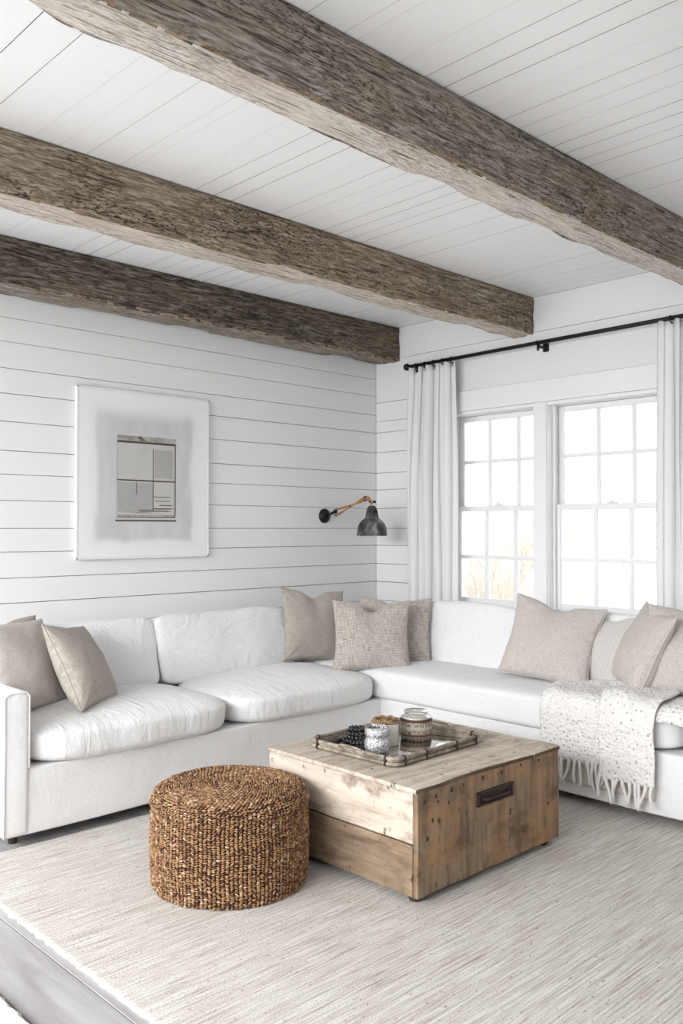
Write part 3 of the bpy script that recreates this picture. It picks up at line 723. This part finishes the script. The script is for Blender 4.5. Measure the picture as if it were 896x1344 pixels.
slab('end_board', (CX0+T, CX1-T, CY1-T, CY1, CZ0, CZ1-0.018), M['chest_side'], 5)
slab('bottom_board', (CX0+T, CX1-T, CY0+T, CY1-T, CZ0+0.005, CZ0+0.02), M['chest_lower'], 6)
slab('top_board', (CX0-0.006, 3.085, CY0-0.003, CY1+0.004, CZ1-0.017, CZ1), M['chest_top'], 7, wave=0.008)
slab('top_board', (3.0855, CX1+0.004, CY0-0.003, CY1+0.004, CZ1-0.016, CZ1+0.001), M['chest_top'], 8, wave=0.006)
for (x, y) in ((CX0+0.045, CY0+0.05), (CX1-0.06, CY0+0.05), (CX0+0.045, CY1-0.06), (CX1-0.06, CY1-0.06)):
    b = bmesh.new(); lathe(b, [(0.022, 0.0), (0.026, 0.006), (0.026, 0.02), (0.015, 0.028)], 16, (x-CO.x, y-CO.y, 0.0)); link('foot', b, M['dark_foot'], chest)
# hand slot: dark plate stands for its shaded inside, rim and bail added
b = bmesh.new(); hx0, hx1, hz0, hz1 = 2.70, 2.93, 0.290, 0.345
box(b, hx0-CO.x, hx1-CO.x, CY0-0.003-CO.y, CY0+0.001-CO.y, hz0-CO.z, hz1-CO.z, 0.002)
for d in ((hx0, hx1, hz1-0.008, hz1), (hx0, hx1, hz0, hz0+0.008), (hx0, hx0+0.010, hz0, hz1), (hx1-0.010, hx1, hz0, hz1)):
    box(b, d[0]-CO.x, d[1]-CO.x, CY0-0.010-CO.y, CY0-CO.y, d[2]-CO.z, d[3]-CO.z, 0.002)
hp = link('slot_shade_plate', b, M['rust'], chest)
b = bmesh.new(); tube(b, [(hx0+0.03-CO.x, CY0-0.002-CO.y, 0.318-CO.z), (hx0+0.04-CO.x, CY0-0.018-CO.y, 0.313-CO.z), (hx1-0.04-CO.x, CY0-0.018-CO.y, 0.313-CO.z), (hx1-0.03-CO.x, CY0-0.002-CO.y, 0.318-CO.z)], 0.006, 8); link('bail', b, M['rust'], hp)
rng = random.Random(9)
for (x, z) in ((2.395, 0.375), (2.46, 0.382), (2.47, 0.362), (2.55, 0.388), (2.62, 0.392), (2.74, 0.395), (2.86, 0.392), (2.99, 0.398), (3.12, 0.392), (2.44, 0.30), (2.53, 0.345), (3.19, 0.2), (2.41, 0.24)):
    b = bmesh.new(); rr = rng.uniform(0.004, 0.007); vv = lathe(b, [(rr, 0), (rr*0.9, 0.0015), (rr*0.5, 0.0025)], 9, (0, 0, 0)); xform(b, Matrix.Translation((x-CO.x, CY0-0.0005-CO.y, z-CO.z)) @ Matrix.Rotation(R(90), 4, 'X') @ Matrix.Scale(1.6, 4, (0, 1, 0)))
    link('nail', b, M['rust'], chest)

# ------------------------------------------------------------------ tray with jars
TZ = CZ1+0.004
tray = empty('serving_tray', (2.775, 2.55, TZ)); tag(tray, 'rectangular bamboo-railed tray with mirrored base on the chest', 'tray')
tray.rotation_euler = (0, 0, R(2))
def rrect(hx, hy, r, z, n=6):
    p = []
    for cx, cy, a0 in ((hx-r, hy-r, 0), (-hx+r, hy-r, 90), (-hx+r, -hy+r, 180), (hx-r, -hy+r, 270)):
        for k in range(n+1):
            a = R(a0+90*k/n); p.append((cx+r*math.cos(a), cy+r*math.sin(a), z))
    return p
def bamboo_mat():
    k = NT('aged_bamboo', 0.45, 0.4); n = k.noise(k.map(), 30, 5); k.col(k.ramp(n, [(0.3, (0.12, 0.095, 0.07)), (0.6, (0.33, 0.285, 0.225)), (0.8, (0.5, 0.45, 0.37))])); k.bump(n, 0.3, 0.003); return k.m
M['bamboo'] = bamboo_mat()
M['mirror'] = plain('antique_mirror', (0.60, 0.59, 0.57), 0.07, 1.0, 0.5, 0.0, 12)
M['silver'] = None
def mercury():
    k = NT('mercury_glass', 0.14, 0.6); k.b.inputs['Metallic'].default_value = 0.85
    n = k.noise(k.map((1, 1, 0.5)), 190, 4, 0.7); k.col(k.ramp(n, [(0.34, (0.12, 0.12, 0.125)), (0.5, (0.6, 0.6, 0.61)), (0.6, (0.93, 0.93, 0.94))]))
    k.bump(n, 0.9, 0.005); return k.m
M['silver'] = mercury()
HX, HY = 0.285, 0.240
b = bmesh.new(); box(b, -HX+0.005, HX-0.005, -HY+0.005, HY-0.005, 0.004, 0.010, 0.002); link('tray_base', b, M['mirror'], tray)
for z, r_ in ((0.008, 0.008), (0.030, 0.008)):
    b = bmesh.new(); tube(b, rrect(HX, HY, 0.04, z), r_, 10, closed=True); link('rail', b, M['bamboo'], tray)
b = bmesh.new(); tube(b, rrect(HX-0.004, HY-0.004, 0.04, 0.0195), 0.005, 8, closed=True); link('rail', b, M['bamboo'], tray)
for sx, sy in ((0.235, -HY), (-0.235, -HY), (-HX, -0.19), (-HX, 0.19), (HX, 0.19), (HX, -0.19), (0.235, HY), (-0.235, HY), (-0.1, -HY), (0.1, -HY)):
    b = bmesh.new(); along = 'x' if abs(sy) == HY else 'y'
    a_, c_ = (0.006, 0.0105) if along == 'x' else (0.0105, 0.006)
    box(b, sx-a_, sx+a_, sy-c_, sy+c_, -0.001, 0.040, 0.004); 
    link('binding', b, M['rust'], tray)
for s in (-1, 1):
    b = bmesh.new(); tube(b, [(s*HX, -0.065, 0.030), (s*(HX+0.008), -0.06, 0.038), (s*(HX+0.014), -0.04, 0.044), (s*(HX+0.014), 0.04, 0.044), (s*(HX+0.008), 0.06, 0.038), (s*HX, 0.065, 0.030)], 0.005, 8); link('handle', b, M['bamboo'], tray)
TB = TZ+0.0105
# mercury glass votive
v_ = empty('mercury_glass_jar', (2.592, 2.490, TB)); b = bmesh.new()
P_ = [(0.030, 0), (0.043, 0.006), (0.050, 0.022), (0.0505, 0.040), (0.046, 0.056), (0.0425, 0.064), (0.047, 0.072), (0.049, 0.085), (0.047, 0.098), (0.043, 0.106), (0.039, 0.106), (0.043, 0.095), (0.044, 0.075), (0.039, 0.064), (0.044, 0.04), (0.035, 0.01)]
lathe(b, [(r_*1.07, z_*0.97) for r_, z_ in P_], 36); link('jar_body', b, M['silver'], v_); tag(v_, 'crackled silver mercury glass jar at the front of the tray', 'jar')
# cream candle jar with wooden lid
M['cream'] = plain('cream_ceramic', (0.74, 0.70, 0.63), 0.3, 0, 0.5)
M['oak'] = beam_mat('warm_lid_wood', (0.16, 0.09, 0.045), (0.36, 0.22, 0.12), (0.5, 0.34, 0.2), 0.3, 2.0)
j = empty('cream_jar', (2.712, 2.558, TB)); b = bmesh.new(); lathe(b, [(0.054, 0), (0.058, 0.004), (0.058, 0.088), (0.056, 0.092), (0.052, 0.092), (0.052, 0.01)], 40); link('jar_body', b, M['cream'], j)
b = bmesh.new(); lathe(b, [(0.051, 0.090), (0.059, 0.092), (0.060, 0.098), (0.056, 0.102), (0.045, 0.101), (0.043, 0.099), (0.02, 0.1), (0.018, 0.107), (0.008, 0.109)], 36); link('lid', b, M['oak'], j)
b = bmesh.new(); tube(b, [(0.046*math.cos(a)*(1+0.04*math.sin(9*a)), 0.046*math.sin(a)*(1+0.04*math.sin(9*a)), 0.1045+0.0025*math.sin(7*a)) for a in [2*PI*k/40 for k in range(40)]], 0.006, 8, closed=True); link('twig_wreath', b, M['oak'], j)
tag(j, 'cream ceramic jar with wooden lid behind the silver mercury jar', 'jar')
# banded jar with glass top
def band_mat():
    k = NT('woven_band_label', 0.5, 0.3)
    sep = k.n('ShaderNodeSeparateXYZ'); k.l(k.tc.outputs['Object'], sep.inputs[0])
    z = sep.outputs[2]; ang = k.math('ARCTAN2', sep.outputs[1], sep.outputs[0])
    zz = k.math('MULTIPLY', z, 10.0)
    c = k.ramp(zz, [(0.0, (0.30, 0.26, 0.21)), (0.20, (0.15, 0.055, 0.035)), (0.29, (0.42, 0.37, 0.30)), (0.86, (0.42, 0.37, 0.30)), (0.90, (0.15, 0.055, 0.035))])
    for e in k.t.nodes:
        if e.type == 'VALTORGB': e.color_ramp.interpolation = 'CONSTANT'
    cmb = k.n('ShaderNodeCombineXYZ'); k.l(k.math('MULTIPLY', ang, 6.5), cmb.inputs[0]); k.l(k.math('MULTIPLY', z, 34), cmb.inputs[1])
    n = k.noise(cmb.outputs[0], 2.0, 3, 0.6); row = k.math('SINE', k.math('MULTIPLY', z, 200))
    msk = k.math('MULTIPLY', k.ramp(n, [(0.48, 0), (0.54, 1)]), k.math('GREATER_THAN', row, -0.2))
    k.col(k.mix(k.math('MULTIPLY', msk, 0.85), c, (0.06, 0.05, 0.045))); return k.m
M['band'] = band_mat()
def clearglass():
    k = NT('clear_jar_glass', 0.03, 0.5); t = k.n('ShaderNodeBsdfTransparent'); t.inputs[0].default_value = (0.93, 0.93, 0.91, 1); g = k.n('ShaderNodeBsdfGlossy'); g.inputs['Roughness'].default_value = 0.04
    mx = k.n('ShaderNodeMixShader'); fr = k.n('ShaderNodeLayerWeight'); fr.inputs[0].default_value = 0.55
    k.l(fr.outputs['Facing'], mx.inputs[0]); k.l(t.outputs[0], mx.inputs[1]); k.l(g.outputs[0], mx.inputs[2]); k.l(mx.outputs[0], k.out.inputs[0]); return k.m
M['clear'] = clearglass()
j = empty('banded_jar', (2.880, 2.530, TB)); b = bmesh.new(); lathe(b, [(0.062, 0), (0.068, 0.005), (0.070, 0.045), (0.069, 0.082), (0.063, 0.088), (0.058, 0.088)], 44); link('jar_body', b, M['band'], j)
b = bmesh.new(); lathe(b, [(0.063, 0.089), (0.067, 0.093), (0.064, 0.100), (0.052, 0.103), (0.050, 0.108), (0.050, 0.115), (0.054, 0.119), (0.051, 0.123), (0.02, 0.124), (0.001, 0.124)], 40); link('glass_lid', b, M['clear'], j)
b = bmesh.new(); lathe(b, [(0.054, 0.086), (0.054, 0.094), (0.03, 0.095)], 30); link('candle_wax', b, M['cream'], j)
b = bmesh.new(); lathe(b, [(0.0655, 0.080), (0.0712, 0.081), (0.0712, 0.087), (0.0655, 0.088)], 40); link('rim_band', b, plain('brown_leather_band', (0.12, 0.045, 0.03), 0.6), j)
tag(j, 'brown banded jar with script lettering band and clear glass lid on the tray', 'jar')
# black beads
M['bead'] = plain('black_bead', (0.012, 0.012, 0.014), 0.2, 0, 0.6)
j = empty('bead_garland', (2.655, 2.67, TB)); b = bmesh.new(); rng = random.Random(4)
for lay, (rr, nb) in enumerate(((0.046, 17), (0.038, 14), (0.042, 15), (0.030, 11))):
    for k in range(nb):
        a = 2*PI*k/nb+lay*0.3; q = bmesh.ops.create_uvsphere(b, u_segments=12, v_segments=8, radius=0.0088)
        for v in q['verts']: v.co += Vector((rr*math.cos(a), rr*math.sin(a), 0.0088+lay*0.0155))
for k in range(7):
    q = bmesh.ops.create_uvsphere(b, u_segments=12, v_segments=8, radius=0.0105)
    for v in q['verts']: v.co += Vector((-0.05-0.013*k, 0.03+0.006*math.sin(k), 0.0105))
link('beads', b, M['bead'], j); tag(j, 'coiled string of shiny black beads on the tray', 'beads')

# ------------------------------------------------------------------ woven pouf
def straw(name, c):
    k = NT(name, 0.7, 0.25); n = k.noise(k.map((1, 1, 2)), 120, 4); k.col(k.mix(n, tuple(x*0.6 for x in c), tuple(min(1, x*1.25) for x in c))); k.bump(n, 0.3, 0.002); return k.m
SM = [straw('seagrass_tan', (0.35, 0.205, 0.11)), straw('seagrass_brown', (0.24, 0.125, 0.065)), straw('seagrass_pale', (0.52, 0.37, 0.25)), straw('seagrass_dark', (0.12, 0.058, 0.035)), straw('seagrass_ochre', (0.35, 0.20, 0.09))]
pf = empty('woven_pouf', (2.035, 2.742, 0.0125)); tag(pf, 'round brown woven seagrass pouf on the rug beside the chest', 'pouf')
PR, PH, SH = 0.300, 0.357, 0.05
def prof(t):   # arc length from bottom of side
    Ls = PH-SH; La = SH*PI/2
    if t < Ls:
        z = t; r = PR*(0.975+0.025*math.sin(PI*t/PH*1.15)); return r, z, 1.0, 0.0
    if t < Ls+La:
        a = (t-Ls)/SH; return PR-SH+SH*math.cos(a), PH-SH+SH*math.sin(a), math.cos(a), math.sin(a)
    r = PR-SH-(t-Ls-La); return r, PH+0.006*(1-(r/PR)**2)-0.012*math.exp(-(r/0.1)**2)*0, 0.0, 1.0
b = bmesh.new(); core = [(0.001, 0.0)]+[(prof(t)[0]-0.006*prof(t)[2]-0.002, max(0.0, prof(t)[1]-0.006*prof(t)[3])) for t in [k*0.012 for k in range(52)] if prof(t)[0] > 0.01]
lathe(b, core, 60); link('core', b, plain('dark_pouf_core', (0.07, 0.035, 0.02), 0.95), pf)
sph = bmesh.new(); bmesh.ops.create_icosphere(sph, subdivisions=1, radius=1.0); SV = [v.co.copy() for v in sph.verts]; SF = [[v.index for v in f.verts] for f in sph.faces]; sph.free()
def stitches(t0, t1, step, name, ncols=None):
    V = []; FA = []; MI = []; t = t0; row = 0; rng = random.Random(12)
    while t < t1:
        r, z, nr, nz = prof(t)
        if r < 0.012: break
        nc = ncols or max(5, int(2*PI*r/0.0155))
        for k in range(nc):
            wv = noise.noise(Vector((k*0.16, row*0.05, 1)))*0.006+rng.uniform(-0.0014, 0.0014)
            a = 2*PI*(k+0.10*math.sin(row*0.35)+(0.5 if (not ncols and row % 2) else 0))/nc
            rr, zz, nr, nz = prof(max(0.004, t+wv)); ca, sa = math.cos(a), math.sin(a)
            N_ = Vector((nr*ca, nr*sa, nz)); T_ = Vector((-sa, ca, 0)); B_ = N_.cross(T_)
            c = Vector((rr*ca, rr*sa, zz))+N_*rng.uniform(-0.0015, 0.0025)
            ang = ((0.42 if k % 2 else -0.42) if ncols else 0.25)+rng.uniform(-0.4, 0.4); L = 2*PI*rr/nc*0.60*rng.uniform(0.9, 1.15)
            d1 = T_*math.cos(ang)+B_*math.sin(ang); d2 = N_.cross(d1)
            base = len(V); ex = rng.uniform(0.85, 1.2)
            for s in SV: V.append(c+d1*s.x*L*ex+d2*s.y*step*0.43*ex+N_*s.z*0.0055)
            m = rng.choices((0, 1, 2, 3, 4), (33, 30, 7, 14, 16))[0]
            for f in SF: FA.append([base+q for q in f]); MI.append(m)
        t += step; row += 1
    me = bpy.data.meshes.new(name); me.from_pydata(V, [], FA)
    for m in SM: me.materials.append(m)
    me.polygons.foreach_set('material_index', MI); me.polygons.foreach_set('use_smooth', [True]*len(FA))
    o = bpy.data.objects.new(name, me); COL.objects.link(o); o.parent = pf
LS = PH-SH
stitches(0.006, LS+0.02, 0.0078, 'woven_side', 118)
stitches(LS+0.026, LS+SH*PI/2+PR-SH, 0.0088, 'woven_top')

# ------------------------------------------------------------------ picture
M['frame'] = plain('white_lacquer_frame', (0.86, 0.86, 0.865), 0.3)
M['acrylic'] = M['glass']
pic = empty('framed_picture', (2.765, YW-0.002, 1.67)); tag(pic, 'framed print of a weathered window hanging on the shiplap wall', 'picture')
b = bmesh.new(); px0, px1, pz0, pz1 = -0.448, 0.452, -0.489, 0.497
box(b, px0, px1, -0.028, 0.0, pz0, pz1, 0.002); link('backing_panel', b, M['frame'], pic, False)
def print_mat():
    k = NT('printed_paper', 0.6, 0.2)
    sep = k.n('ShaderNodeSeparateXYZ'); k.l(k.tc.outputs['Object'], sep.inputs[0])
    wob = k.math('MULTIPLY', k.math('SUBTRACT', k.noise(k.map(), 5, 4), 0.5), 0.06)
    def edge(axis, a, bb, soft):
        n = k.n('ShaderNodeMapRange'); n.interpolation_type = 'SMOOTHSTEP'; n.inputs['From Min'].default_value = a; n.inputs['From Max'].default_value = bb
        k.l(k.math('ADD', sep.outputs[axis], wob), n.inputs['Value']); return n.outputs[0]
    m1 = k.math('MULTIPLY', k.math('MULTIPLY', edge(0, -0.345, -0.30, 0), edge(0, 0.345, 0.30, 0)), k.math('MULTIPLY', edge(2, -0.405, -0.36, 0), edge(2, 0.40, 0.31, 0)))
    halo = k.math('MULTIPLY', k.math('MULTIPLY', edge(0, -0.42, -0.30, 0), edge(0, 0.42, 0.30, 0)), k.math('MULTIPLY', edge(2, -0.47, -0.36, 0), edge(2, 0.47, 0.33, 0)))
    g = k.noise(k.map((3, 1, 0.8)), 3, 6, 0.6)
    grey = k.ramp(g, [(0.3, (0.54, 0.545, 0.555)), (0.7, (0.65, 0.65, 0.655))])
    c = k.mix(k.math('MULTIPLY', halo, 0.35), (0.86, 0.86, 0.87), (0.62, 0.63, 0.65)); c = k.mix(m1, c, grey)
    st = k.noise(k.map((60, 1, 1.5)), 3, 4); stm = k.math('MULTIPLY', edge(0, 0.19, 0.20, 0), m1); c = k.mix(k.math('MULTIPLY', k.math('MULTIPLY', stm, k.ramp(st, [(0.5, 0), (0.7, 1)])), 0.4), c, (0.75, 0.75, 0.76))
    k.col(c); return k.m
M['old_frame'] = chest_mat('printed_old_paint', 0, (0.16, 0.14, 0.12), (0.42, 0.40, 0.37), (0.58, 0.56, 0.53), 0.6, 1.5)
M['old_pane'] = plain('printed_pane', (0.56, 0.55, 0.535), 0.6, 0, 0.2, 0, 9)
M['old_pane2'] = plain('printed_pane_shade', (0.43, 0.425, 0.415), 0.6, 0, 0.2, 0, 14)
M['ink'] = plain('printed_dark_line', (0.075, 0.065, 0.055), 0.7)
b = bmesh.new(); y = -0.030
box(b, px0+0.012, px1-0.012, y, -0.0275, pz0+0.012, pz1-0.012, mat=0)
def pr(x0, x1, z0, z1, m, k=1): box(b, x0, x1, y-0.0004*k, y-0.0002*k+0.0002, z0, z1, mat=m)
ox = -0.005
pr(-0.195, 0.20, -0.265, 0.232, 2, 1)
pr(-0.19, 0.045, -0.02, 0.19, 2, 2); pr(0.055, 0.185, -0.01, 0.16, 3, 2); pr(-0.19, 0.045, -0.215, -0.04, 3, 2); pr(0.055, 0.185, -0.21, -0.04, 2, 2)
pr(-0.195, 0.205, 0.205, 0.235, 1, 3); pr(-0.195, 0.205, 0.192, 0.204, 4, 3)
pr(-0.197, 0.205, -0.032, -0.024, 4, 3); pr(0.045, 0.049, -0.205, 0.165, 4, 4); pr(0.198, 0.205, -0.24, 0.20, 4, 3); pr(-0.197, -0.193, -0.25, 0.2, 3, 3)
pr(0.05, 0.16, 0.148, 0.151, 3, 5)
rng = random.Random(3)
for k in range(16):
    z = -0.225+rng.random()*0.03; x0 = -0.19+rng.random()*0.25; pr(x0, x0+rng.uniform(0.05, 0.14), z, z+0.0025, rng.choice((4, 1, 1)), 3)
for (x0, x1, z) in ((0.05, 0.17, -0.125), (0.06, 0.16, -0.15), (0.09, 0.18, -0.175), (0.05, 0.19, -0.195), (0.075, 0.079, -0.10)): pr(x0, x1, z, z+0.004, 4, 4)
pr(-0.19, 0.2, -0.245, -0.232, 1, 3); pr(-0.205, 0.21, -0.262, -0.249, 2, 5); pr(-0.205, 0.21, -0.271, -0.263, 4, 5); pr(-0.19, 0.2, -0.249, -0.245, 4, 5)
pr(-0.068, -0.064, -0.11, -0.04, 4, 4)
link('print', b, [print_mat(), M['old_frame'], M['old_pane'], M['old_pane2'], M['ink']], pic, False)
b = bmesh.new()
for d in ((px0, px1, pz1-0.010, pz1), (px0, px1, pz0, pz0+0.010), (px0, px0+0.010, pz0, pz1), (px1-0.010, px1, pz0, pz1)): box(b, d[0], d[1], -0.0315, -0.028, d[2], d[3], 0.001)
link('frame', b, M['frame'], pic, False)

# ------------------------------------------------------------------ wall sconce
def galv():
    k = NT('galvanised_zinc', 0.5, 0.5); k.b.inputs['Metallic'].default_value = 0.7
    n = k.noise(k.map((1, 1, 0.6)), 22, 6, 0.7); k.col(k.ramp(n, [(0.35, (0.03, 0.03, 0.03)), (0.52, (0.11, 0.11, 0.11)), (0.66, (0.34, 0.34, 0.335))])); k.bump(n, 0.3, 0.003); return k.m
M['zinc'] = galv(); M['copper'] = plain('copper_toned_wood', (0.48, 0.27, 0.13), 0.4, 0.2, 0.5, 0.1)
sc = empty('wall_sconce', (4.24, YW, 1.447)); tag(sc, 'swing-arm wall lamp with zinc bell shade and copper-coloured arms', 'wall lamp')
b = bmesh.new(); lathe(b, [(0.052, 0), (0.052, 0.008), (0.047, 0.018), (0.034, 0.028), (0.016, 0.034), (0.004, 0.036)], 32); xform(b, Matrix.Rotation(R(90), 4, 'X')); link('wall_plate', b, M['iron'], sc)
b = bmesh.new(); tube(b, [(0.0, -0.030, 0.0), (0.01, -0.06, 0.014), (0.028, -0.085, 0.03)], 0.010, 12); 
q = bmesh.ops.create_uvsphere(b, u_segments=12, v_segments=8, radius=0.016)
for v in q['verts']: v.co += Vector((0.028, -0.088, 0.03))
link('knuckle', b, M['iron'], sc)
e0 = Vector((0.03, -0.09, 0.02)); e1 = Vector((0.125, -0.295, 0.118)); side = Vector((0.72, 0.35, 0)).normalized()*0.014
dz = Vector((0, 0, 0.018))
for s in (-1, 1):
    for a0, a1 in ((e0-dz, e1+dz*0.8), (e0+dz*1.3, e1-dz*0.5)):
        b = bmesh.new(); tube(b, [a0+side*s, (a0+a1)/2+side*s*0.6, a1+side*s], [0.0065, 0.0055, 0.0065], 8); link('arm', b, M['copper'], sc)
for p in (e0-dz, e0+dz*1.3, (e0+e1)/2, e1-dz*0.5, e1+dz*0.8):
    b = bmesh.new(); tube(b, [p-side*1.6, p+side*1.6], 0.005, 8); link('pivot_bolt', b, M['iron'], sc)
b = bmesh.new(); tube(b, [e1+Vector((0, 0, 0.01)), e1+Vector((0.02, -0.005, 0.006)), Vector((0.165, -0.31, 0.10)), Vector((0.168, -0.31, 0.078))], [0.012, 0.013, 0.011, 0.012], 12); link('arm_end', b, M['copper'], sc)
b = bmesh.new(); tube(b, [(0.145, -0.31, 0.098), (0.20, -0.31, 0.098)], 0.006, 10)
q = bmesh.ops.create_uvsphere(b, u_segments=12, v_segments=8, radius=0.010)
for v in q['verts']: v.co += Vector((0.2, -0.31, 0.098))
link('switch', b, M['iron'], sc)
b = bmesh.new(); out = [(0.014, 0.088), (0.020, 0.086), (0.030, 0.076), (0.040, 0.052), (0.046, 0.015), (0.048, 0.006), (0.050, 0.004), (0.048, 0.0), (0.065, -0.012), (0.087, -0.035), (0.099, -0.062), (0.104, -0.09), (0.106, -0.122), (0.108, -0.126)]
inn = [(r_-0.003, z_) for r_, z_ in out[::-1] if r_ > 0.017]
lathe(b, out+inn, 48, (0.172, -0.31, -0.016), caps=False); link('lamp_shade', b, M['zinc'], sc)
b = bmesh.new(); lathe(b, [(0.018, 0.03), (0.018, -0.02), (0.028, -0.05), (0.030, -0.07), (0.02, -0.095), (0.004, -0.103)], 20, (0.172, -0.31, 0)); link('bulb', b, plain('white_bulb_glass', (0.85, 0.84, 0.8), 0.2), sc)

# repeats share a group phrase
for o in COL.objects:
    c = o.get('category')
    if c == 'pillow': o['group'] = 'linen throw pillows along the sofa'
    elif c == 'beam': o['group'] = 'hewn wooden ceiling beams'
    elif c == 'curtain': o['group'] = 'white curtains on the iron rod'
    elif c == 'shrub': o['group'] = 'bare shrubs outside the windows'
    elif c == 'tree': o['group'] = 'bare trees outside the windows'
